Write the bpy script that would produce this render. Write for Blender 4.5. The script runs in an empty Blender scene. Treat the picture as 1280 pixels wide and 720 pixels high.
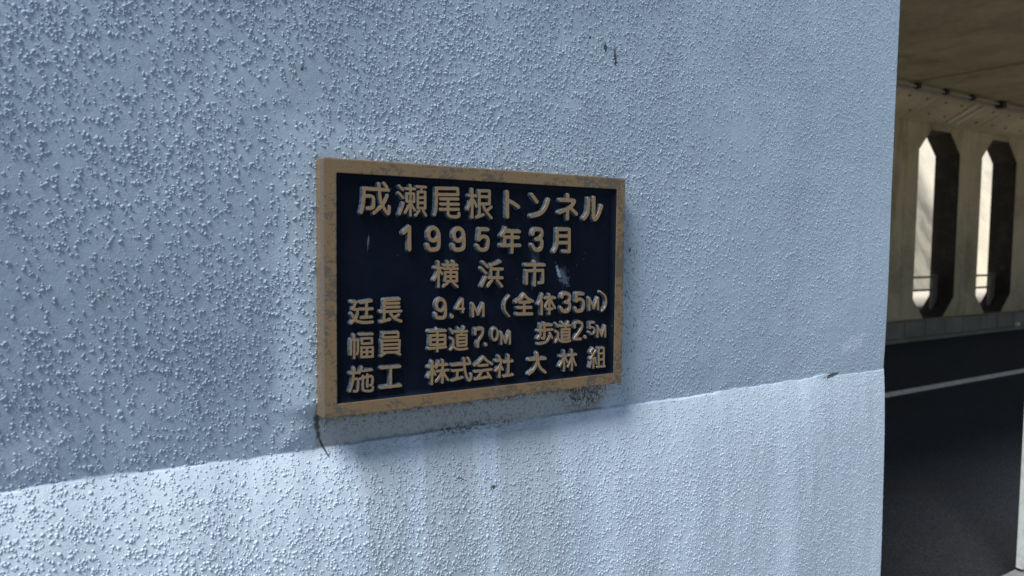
import bpy, bmesh, math, random
import numpy as np
from mathutils import Vector, Matrix

random.seed(7); rng = np.random.default_rng(11)
SC = bpy.context.scene
COL = SC.collection
R = math.radians

# ------------------------------------------------------------------ camera
cam_d = bpy.data.cameras.new('camera'); cam = bpy.data.objects.new('camera', cam_d); COL.objects.link(cam)
yaw, pitch, roll = 0.5793, -0.0623, 0.0109
fw = Vector((math.sin(yaw)*math.cos(pitch), math.cos(yaw)*math.cos(pitch), math.sin(pitch)))
rt = Vector((math.cos(yaw), -math.sin(yaw), 0)); up = rt.cross(fw)
rt2 = rt*math.cos(roll) + up*math.sin(roll); up2 = -rt*math.sin(roll) + up*math.cos(roll)
cam.matrix_world = Matrix(((rt2.x, up2.x, -fw.x, -0.3903), (rt2.y, up2.y, -fw.y, -1.1469), (rt2.z, up2.z, -fw.z, 0.2761), (0, 0, 0, 1)))
cam_d.sensor_width = 36; cam_d.lens = 953.55/1280*36
cam_d.clip_start = 0.02; cam_d.clip_end = 500
cam_d.dof.use_dof = True; cam_d.dof.focus_distance = 1.45; cam_d.dof.aperture_fstop = 5.0
SC.camera = cam

# ------------------------------------------------------------------ sky and sun
SUN_DIR = Vector((-0.52, -0.16, 0.83)).normalized()       # towards the sun: high, grazing the wall from the upper left
elev = math.asin(SUN_DIR.z); azim = math.atan2(SUN_DIR.x, SUN_DIR.y)
w = bpy.data.worlds.new('World'); SC.world = w; w.use_nodes = True
nt = w.node_tree; nt.nodes.clear()
sky = nt.nodes.new('ShaderNodeTexSky'); sky.sky_type = 'NISHITA'; sky.sun_disc = False
sky.sun_elevation = elev; sky.sun_rotation = azim; sky.air_density = 1.0; sky.dust_density = 0.6
bg = nt.nodes.new('ShaderNodeBackground'); bg.inputs[1].default_value = 0.064
wo = nt.nodes.new('ShaderNodeOutputWorld'); nt.links.new(sky.outputs[0], bg.inputs[0]); nt.links.new(bg.outputs[0], wo.inputs[0])
sl = bpy.data.lights.new('sun', 'SUN'); sl.energy = 5.0; sl.angle = R(26); sl.color = (1.0, 0.95, 0.88)
so = bpy.data.objects.new('sun', sl); COL.objects.link(so)
so.rotation_euler = SUN_DIR.to_track_quat('Z', 'Y').to_euler()
SC.cycles.max_bounces = 12; SC.cycles.diffuse_bounces = 7
SC.view_settings.view_transform = 'Standard'; SC.view_settings.look = 'None'
SC.view_settings.exposure = 0.62; SC.view_settings.gamma = 1.0; SC.view_settings.use_curve_mapping = False

# ------------------------------------------------------------------ helpers
def tag(o, label=None, cat=None, group=None, kind=None):
    if label: o['label'] = label
    if cat: o['category'] = cat
    if group: o['group'] = group
    if kind: o['kind'] = kind
    return o
def link(name, me, parent=None, mats=()):
    o = bpy.data.objects.new(name, me); COL.objects.link(o)
    for m in mats: me.materials.append(m)
    if parent is not None: o.parent = parent
    return o
def empty(name, loc=(0, 0, 0)):
    o = bpy.data.objects.new(name, None); COL.objects.link(o); o.location = loc
    o.empty_display_size = .1
    return o
class MB:
    def __init__(s): s.v = []; s.f = []; s.mi = []; s.sm = []
    def add(s, vs, fs, mi=0, smooth=False):
        n = len(s.v); s.v += [tuple(v) for v in vs]
        for f in fs: s.f.append(tuple(i+n for i in f)); s.mi.append(mi); s.sm.append(smooth)
    def build(s, name, mats, parent=None, recalc=False):
        me = bpy.data.meshes.new(name); me.from_pydata(s.v, [], s.f)
        me.polygons.foreach_set('material_index', s.mi); me.polygons.foreach_set('use_smooth', s.sm)
        if recalc:
            b = bmesh.new(); b.from_mesh(me); bmesh.ops.remove_doubles(b, verts=b.verts, dist=1e-5)
            bmesh.ops.recalc_face_normals(b, faces=b.faces); b.to_mesh(me); b.free()
        me.update()
        return link(name, me, parent, mats)
def box(mb, x0, x1, y0, y1, z0, z1, bev=0.0):
    b = bev
    if b <= 0:
        v = [(x, y, z) for x in (x0, x1) for y in (y0, y1) for z in (z0, z1)]
        mb.add(v, [(0, 1, 3, 2), (4, 6, 7, 5), (0, 4, 5, 1), (2, 3, 7, 6), (0, 2, 6, 4), (1, 5, 7, 3)]); return
    bm = bmesh.new(); bmesh.ops.create_cube(bm, size=1)
    for vt in bm.verts:
        vt.co = Vector(((x0+x1)/2+vt.co.x*(x1-x0), (y0+y1)/2+vt.co.y*(y1-y0), (z0+z1)/2+vt.co.z*(z1-z0)))
    bmesh.ops.bevel(bm, geom=bm.edges, offset=b, segments=2, affect='EDGES')
    bm.verts.index_update()
    mb.add([vt.co for vt in bm.verts], [[vt.index for vt in f.verts] for f in bm.faces]); bm.free()
def tube(mb, a, b, r, n=10, caps=True):
    a = Vector(a); b = Vector(b); d = (b-a).normalized()
    u = d.orthogonal().normalized(); v = d.cross(u); vs = []
    for p in (a, b):
        for i in range(n):
            t = 2*math.pi*i/n; vs.append(p+u*math.cos(t)*r+v*math.sin(t)*r)
    mb.add(vs, [(i, (i+1) % n, n+(i+1) % n, n+i) for i in range(n)], smooth=True)
    if caps: mb.add(vs[:n], [tuple(range(n))[::-1]]); mb.add(vs[n:], [tuple(range(n))])

# ---- node helper
class NT:
    def __init__(s, name):
        s.m = bpy.data.materials.new(name); s.m.use_nodes = True; s.t = s.m.node_tree; s.t.nodes.clear()
        s.out = s.t.nodes.new('ShaderNodeOutputMaterial'); s.b = s.t.nodes.new('ShaderNodeBsdfPrincipled')
        s.t.links.new(s.b.outputs[0], s.out.inputs[0])
        g = s.t.nodes.new('ShaderNodeNewGeometry'); s.pos = g.outputs['Position']
        sx = s.t.nodes.new('ShaderNodeSeparateXYZ'); s.t.links.new(s.pos, sx.inputs[0]); s.X, s.Y, s.Z = sx.outputs
    def put(s, sock, v):
        if hasattr(v, 'is_output'): s.t.links.new(v, sock)
        elif isinstance(v, (tuple, list)) and len(v) == 3 and sock.type == 'RGBA': sock.default_value = (*v, 1)
        else: sock.default_value = v
    def math(s, op, a, b=0.0, c=0.0, clamp=False):
        n = s.t.nodes.new('ShaderNodeMath'); n.operation = op; n.use_clamp = clamp
        s.put(n.inputs[0], a); s.put(n.inputs[1], b); s.put(n.inputs[2], c); return n.outputs[0]
    def mul(s, a, b): return s.math('MULTIPLY', a, b)
    def addm(s, a, b): return s.math('ADD', a, b)
    def mx(s, a, b): return s.math('MAXIMUM', a, b)
    def sub(s, a, b): return s.math('SUBTRACT', a, b)
    def step(s, v, lo, hi, a=0.0, b=1.0):
        n = s.t.nodes.new('ShaderNodeMapRange'); n.interpolation_type = 'SMOOTHSTEP'
        s.put(n.inputs[0], v)
        if lo <= hi:
            n.inputs[1].default_value = lo; n.inputs[2].default_value = hi; n.inputs[3].default_value = a; n.inputs[4].default_value = b
        else:
            n.inputs[1].default_value = hi; n.inputs[2].default_value = lo; n.inputs[3].default_value = b; n.inputs[4].default_value = a
        return n.outputs[0]
    def vec(s, sx=1, sy=1, sz=1, off=(0, 0, 0)):
        n = s.t.nodes.new('ShaderNodeMapping'); s.put(n.inputs[0], s.pos); n.inputs[3].default_value = (sx, sy, sz); n.inputs[1].default_value = off
        return n.outputs[0]
    def noise(s, scale, detail=3, rough=.55, vec=None, dist=0.0):
        n = s.t.nodes.new('ShaderNodeTexNoise'); s.put(n.inputs['Vector'], vec if vec is not None else s.pos)
        n.inputs['Scale'].default_value = scale; n.inputs['Detail'].default_value = detail; n.inputs['Roughness'].default_value = rough
        n.inputs['Distortion'].default_value = dist
        return n.outputs[0]
    def voro(s, scale, vec=None, feature='F1', rnd=1.0):
        n = s.t.nodes.new('ShaderNodeTexVoronoi'); n.feature = feature; s.put(n.inputs['Vector'], vec if vec is not None else s.pos)
        n.inputs['Scale'].default_value = scale; n.inputs['Randomness'].default_value = rnd
        return n.outputs[0]
    def mix(s, f, a, b, mode='MIX'):
        n = s.t.nodes.new('ShaderNodeMix'); n.data_type = 'RGBA'; n.blend_type = mode
        s.put(n.inputs[0], f); s.put(n.inputs[6], a); s.put(n.inputs[7], b); return n.outputs[2]
    def bump(s, h, dist, strength=1.0, prev=None):
        n = s.t.nodes.new('ShaderNodeBump'); s.put(n.inputs['Height'], h); n.inputs['Distance'].default_value = dist
        s.put(n.inputs['Strength'], strength)
        if prev is not None: s.t.links.new(prev, n.inputs['Normal'])
        return n.outputs[0]
    def ell(s, cx, cz, rx, rz, ang=0.0, soft=.5, warp=None):
        # 1 inside an ellipse in the wall plane, 0 outside
        dx = s.sub(s.X, cx); dz = s.sub(s.Z, cz); ca, sa = math.cos(ang), math.sin(ang)
        u = s.mul(s.addm(s.mul(dx, ca), s.mul(dz, sa)), 1/rx); v = s.mul(s.addm(s.mul(dx, -sa), s.mul(dz, ca)), 1/rz)
        d = s.math('SQRT', s.addm(s.mul(u, u), s.mul(v, v)))
        if warp is not None: d = s.addm(d, warp)
        return s.step(d, 1+soft*.5, 1-soft*.5)
    def done(s, col, rough=.7, metal=0.0, normal=None, spec=None):
        s.put(s.b.inputs['Base Color'], col); s.put(s.b.inputs['Roughness'], rough); s.put(s.b.inputs['Metallic'], metal)
        if normal is not None: s.t.links.new(normal, s.b.inputs['Normal'])
        if spec is not None: s.b.inputs['Specular IOR Level'].default_value = spec
        return s.m

# ------------------------------------------------------------------ materials
ZB = -0.057            # height of the pour joint
def wall_material():
    n = NT('painted_stucco')
    big = n.noise(2.2, 3, .5); mid = n.noise(9, 4, .6); fine = n.noise(70, 4, .65)
    streak = n.noise(1, 4, .6, vec=n.vec(16, 1, 1.3))
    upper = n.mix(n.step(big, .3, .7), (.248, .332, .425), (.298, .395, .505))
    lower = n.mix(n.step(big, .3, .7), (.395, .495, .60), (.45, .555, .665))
    upper = n.mix(n.mul(n.step(n.addm(n.X, n.mul(n.sub(big, .5), 1.2)), .1, 1.3), .45), upper, (.355, .46, .565))  # lighter to the right: the brighter light there is put into the paint
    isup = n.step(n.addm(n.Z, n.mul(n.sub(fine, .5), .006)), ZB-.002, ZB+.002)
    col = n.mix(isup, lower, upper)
    col = n.mix(n.mul(n.step(streak, .45, .75), .16), col, (.22, .26, .33))
    col = n.mix(n.mul(n.step(mid, .5, .8), .14), col, (.50, .58, .70))
    # paint rubbed pale in two places beside the joint
    wp = n.mul(n.sub(n.noise(60, 3), .5), 2.2)
    rub = n.mx(n.ell(-.385, -.012, .05, .028, .6, .5, wp), n.ell(1.41, .02, .05, .018, .3, .5, wp))
    col = n.mix(n.mul(rub, .28), col, (.60, .70, .86))
    # grime beneath the plaque, as deep as the pour joint and a little past it
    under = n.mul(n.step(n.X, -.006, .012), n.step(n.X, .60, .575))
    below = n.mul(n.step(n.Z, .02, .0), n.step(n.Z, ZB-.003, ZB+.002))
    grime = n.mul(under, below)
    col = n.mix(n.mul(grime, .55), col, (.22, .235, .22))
    wash = n.mul(n.mul(n.step(n.X, -.02, .1), n.step(n.X, .62, .5)), n.mul(n.step(n.Z, ZB+.003, ZB-.003), n.step(n.Z, -.75, ZB)))
    wx = n.addm(n.X, n.mul(n.sub(n.noise(1, 3, .5, vec=n.vec(9, 1, 2.5, (3, 0, 0))), .5), .05))
    wst = 0.0
    for c0, c1, st in ((.075, .145, .8), (.185, .295, 1.0), (.335, .47, 1.0)):
        wst = n.mx(wst, n.mul(n.mul(n.step(wx, c0-.012, c0+.012), n.step(wx, c1+.02, c1-.02)), st))
    col = n.mix(n.mul(n.mul(wash, wst), .62), col, (.30, .355, .41))
    # black mould specks
    sp = n.step(n.noise(230, 4, .75, vec=n.vec(1, 1, .6)), .54, .62)
    sp2 = n.step(n.noise(120, 5, .8, vec=n.vec(1, 1, .7), dist=1.0), .47, .53)
    corner = n.ell(.540, -.012, .055, .040, 0, 1.0)
    near = n.mul(under, n.mul(n.step(n.Z, .01, -.004), n.step(n.Z, ZB-.03, -.004)))
    band = n.mul(under, n.mul(n.step(n.Z, -.012, .0), n.step(n.Z, .03, .01)))
    rim = n.mx(n.mul(near, .8), n.mul(n.mul(n.step(n.X, .60, .62), n.step(n.X, .74, .62)), n.mul(n.step(n.Z, ZB, ZB+.02), n.step(n.Z, .45, .3))))
    dark = n.mx(n.mul(sp, n.mul(rim, .8)), n.mul(sp2, n.mx(n.mul(corner, .95), n.mul(band, .55))))
    lw = n.mul(n.mul(n.step(n.X, .0, .1), n.step(n.X, .62, .55)), n.mul(n.step(n.Z, ZB-.06, ZB), n.step(n.Z, ZB+.005, ZB)))
    dark = n.mx(dark, n.mul(n.step(n.noise(170, 4, .75), .60, .68), n.mul(lw, .55)))
    leftc = n.mul(n.mx(n.ell(.004, -.018, .0045, .026, .10, .9, n.mul(n.sub(n.noise(90, 3), .5), 2.4)), n.ell(.014, -.052, .0018, .020, .45, .9, n.mul(n.sub(n.noise(90, 3), .5), 2.0))), .9)
    dark = n.mx(dark, leftc)
    line = n.mul(n.mul(n.step(n.X, .17, .24), n.step(n.X, .42, .34)), n.mul(n.step(n.Z, ZB+.022, ZB+.004), n.step(n.Z, ZB-.012, ZB-.002)))
    dark = n.mx(dark, n.mul(n.mul(n.step(n.noise(150, 4, .8, dist=.6), .50, .56), line), .8))
    topl = n.mul(n.mul(n.step(n.X, .0, .02), n.step(n.X, .60, .575)), n.mul(n.step(n.Z, -.020, -.006), n.step(n.Z, .01, .004)))
    dark = n.mx(dark, n.mul(n.mul(n.step(n.noise(90, 4, .8), .46, .54), topl), .8))
    # side-of-plaque greyness, chips and small marks
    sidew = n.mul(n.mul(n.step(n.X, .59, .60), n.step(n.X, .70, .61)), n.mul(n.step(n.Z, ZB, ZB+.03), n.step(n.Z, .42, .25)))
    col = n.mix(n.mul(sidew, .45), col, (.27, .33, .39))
    wq = n.mul(n.sub(n.noise(240, 2), .5), 2.5)
    marks = n.ell(.568, .646, .0035, .009, 0.2, .6, wq)
    for a in ((.593, .632, .0035, .016, 0.1), (.53, .66, .003, .003, 0), (-.02, .53, .002, .003, .5), (.39, .60, .0025, .003, 0), (1.328, -.054, .03, .0045, .12),
              (.64, .26, .003, .005, 0), (.318, -.164, .006, .003, .3), (.255, -.14, .012, .0009, -.4)):
        marks = n.mx(marks, n.ell(*a, .6, wq))
    dark = n.mx(dark, n.mul(marks, .9))
    col = n.mix(dark, col, (.022, .021, .017))
    # relief: trowel drag, fine spatter, paint orange-peel
    sm = n.step(n.noise(150, 2, .5), .55, .75)
    b1 = n.bump(n.noise(45, 3, .6), .0022, .55)
    v = n.math('SUBTRACT', 1.0, n.mul(n.voro(260), 1.0)); vm = n.step(n.noise(22, 2), .42, .6)
    b2 = n.bump(n.mul(n.step(v, .72, .92), vm), .0011, .9, b1)
    b3 = n.bump(n.noise(420, 2, .6), .0005, .6, b2)
    return n.done(col, .62, 0, b3, .35)
def bronze_material(name, corro, base=(.25, .17, .092), seed=0):
    n = NT(name)
    a = n.addm(n.mul(n.noise(85, 4, .7, vec=n.vec(1, 1, 1.5, (seed, 0, 0)), dist=.3), .62), n.mul(n.noise(13, 2, .5, vec=n.vec(1, 1, 1, (seed, 0, 0))), .38)); bfine = n.noise(240, 3, .7)
    big = n.noise(5, 2, .5, vec=n.vec(1, 1, 1, (seed+4, 0, 0)))
    col = n.mix(n.step(bfine, .3, .7), tuple(c*.88 for c in base), base)
    # darkened toward the right-hand end and the lower right corner, as the metal has weathered
    wear = n.mx(n.mul(n.step(n.Z, .03, .0), .35), n.mx(n.mul(n.step(n.X, .38, .60), .5), n.mul(n.step(n.X, .50, .60), n.mul(n.step(n.Z, .3, .0), .8))))
    thr = n.addm(n.addm(a, n.mul(n.sub(bfine, .5), .22)), n.mul(wear, .13))
    pat = n.step(thr, corro, corro+.05)
    col = n.mix(n.mul(pat, .82), col, (.095, .09, .075))
    col = n.mix(n.mul(n.step(big, .45, .75), .35), col, (.20, .165, .11))
    edge = n.mul(n.step(n.X, .004, .0012), n.mul(n.step(n.Y, -.0165, -.0195), n.step(n.Y, -.0300, -.0285)))
    col = n.mix(n.mul(edge, .55), col, (.13, .125, .125))
    sp = n.step(n.addm(n.noise(120, 4, .75), n.mul(wear, .05)), .60, .65)
    col = n.mix(n.mul(sp, .6), col, (.12, .11, .09))
    col = n.mix(n.mul(n.step(n.voro(240), .16, .10), n.step(n.noise(14, 1), .5, .62)), col, (.06, .05, .04))
    bp = n.bump(n.addm(n.mul(bfine, .6), n.mul(pat, -.5)), .0006, .6)
    return n.done(col, n.mix(pat, (.36,)*3, (.65,)*3), .5, bp)
def side_material():
    n = NT('letter_flank')
    g = n.noise(180, 4, .7)
    col = n.mix(n.step(g, .4, .7), (.03, .05, .08), (.12, .155, .20))
    return n.done(col, .38, .2, n.bump(g, .0005, .5))
def field_material():
    n = NT('dark_blue_enamel')
    g = n.noise(300, 3, .7); dust = n.noise(11, 4, .6)
    col = n.mix(n.step(dust, .4, .75), (.0015, .004, .011), (.004, .008, .017))
    speck = n.mul(n.step(n.voro(75), .075, .045), n.step(n.noise(17, 1), .55, .6))
    col = n.mix(n.mul(speck, .5), col, (.16, .20, .25))
    wq = n.mul(n.sub(n.noise(160, 3, .8), .5), 4.0)
    scr = n.mx(n.mx(n.ell(.448, .219, .0035, .014, .45, .6, wq), n.mul(n.ell(.458, .210, .009, .015, .5, .8, wq), .35)), n.mul(n.ell(.076, .273, .0012, .011, -.08, .6, wq), .4))
    scr = n.mx(scr, n.mul(n.ell(.395, .240, .008, .02, .1, 1, wq), .18))
    col = n.mix(n.mul(scr, .6), col, (.25, .36, .48))
    return n.done(col, .55, 0, n.bump(g, .0004, .5), .07)
def concrete(name, c1, c2, stain=.5, rough=.9, sc=1.0):
    n = NT(name)
    a = n.noise(1.1*sc, 5, .6); b = n.noise(14*sc, 5, .65); st = n.noise(1, 4, .6, vec=n.vec(3.2, 3.2, .5))
    col = n.mix(n.step(a, .3, .7), c1, c2)
    col = n.mix(n.mul(n.step(b, .4, .75), .35), col, tuple(c*1.25 for c in c2))
    col = n.mix(n.mul(n.step(st, .5, .75), stain), col, tuple(c*.45 for c in c1))
    hole = n.mul(n.step(n.voro(5*sc), .09, .06), n.step(n.noise(3, 1), .5, .6))
    col = n.mix(n.mul(hole, .7), col, tuple(c*.3 for c in c1))
    return n.done(col, rough, 0, n.bump(n.noise(40*sc, 5, .7), .006, .5), .2)
def retaining():
    n = NT('retaining_concrete')
    a = n.noise(1.6, 6, .7); v = n.noise(1, 5, .7, vec=n.vec(2.5, 2.5, .7))
    col = n.mix(n.step(a, .3, .7), (.60, .56, .46), (.74, .70, .58))
    dull = n.step(n.X, 21.5, 20.4)      # darker, mottled stretch behind the first opening
    col = n.mix(dull, col, n.mix(n.step(v, .35, .65), (.17, .165, .14), (.32, .31, .265)))
    col = n.mix(n.mul(n.step(v, .55, .75), .5), col, (.25, .22, .17))
    return n.done(col, .9, 0, n.bump(n.noise(12, 5, .7), .02, .5), .2)
def asphalt():
    n = NT('asphalt')
    g = n.noise(75, 5, .8); b = n.noise(.9, 4, .6)
    col = n.mix(n.step(g, .35, .7), (.016, .019, .024), (.062, .069, .080))
    col = n.mix(n.mul(n.step(b, .4, .7), .4), col, (.024, .024, .025))
    return n.done(col, .88, 0, n.bump(g, .004, .8), .12)
def paint(name, c, c2, rough=.6, sc=30):
    n = NT(name)
    col = n.mix(n.step(n.noise(sc, 5, .7), .45, .7), c, c2)
    return n.done(col, rough, 0, n.bump(n.noise(90, 3), .001, .4), .3)
M_WALL = wall_material()
M_FRAME = bronze_material('bronze_frame', .53, seed=2)
M_LET = bronze_material('bronze_letter', .66, base=(.30, .21, .115), seed=9)
M_SIDE = side_material(); M_FIELD = field_material()
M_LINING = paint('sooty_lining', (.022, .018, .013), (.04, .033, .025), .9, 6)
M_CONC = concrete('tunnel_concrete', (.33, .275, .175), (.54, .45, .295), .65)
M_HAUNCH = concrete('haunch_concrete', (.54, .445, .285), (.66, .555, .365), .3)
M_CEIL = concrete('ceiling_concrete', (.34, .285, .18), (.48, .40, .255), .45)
M_OUT = retaining()
M_VERGE = concrete('verge_concrete', (.40, .37, .32), (.48, .45, .40), .3)
M_KERB = concrete('kerb_concrete', (.19, .17, .135), (.27, .245, .20), .3, sc=2)
M_ROAD = asphalt()
M_PAVE = concrete('pavement_concrete', (.15, .155, .165), (.20, .205, .215), .3, sc=3)
M_LINE = paint('road_paint', (.85, .83, .77), (.5, .49, .45), .7, 12)
M_STEEL = paint('painted_steel', (.16, .14, .11), (.10, .09, .07), .5, 20)
M_PIPE = paint('conduit_metal', (.38, .34, .28), (.25, .22, .18), .4, 8)
M_CLAMP = paint('clamp_metal', (.03, .028, .025), (.05, .045, .04), .6, 20)
M_POST = paint('white_paint', (.50, .56, .56), (.38, .42, .42), .5, 25)
M_STRIP = paint('streak_and_reflector', (.80, .76, .66), (.6, .57, .5), .4, 25)  # pale tone of the imitated light streaks, also of the kerb reflector

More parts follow.
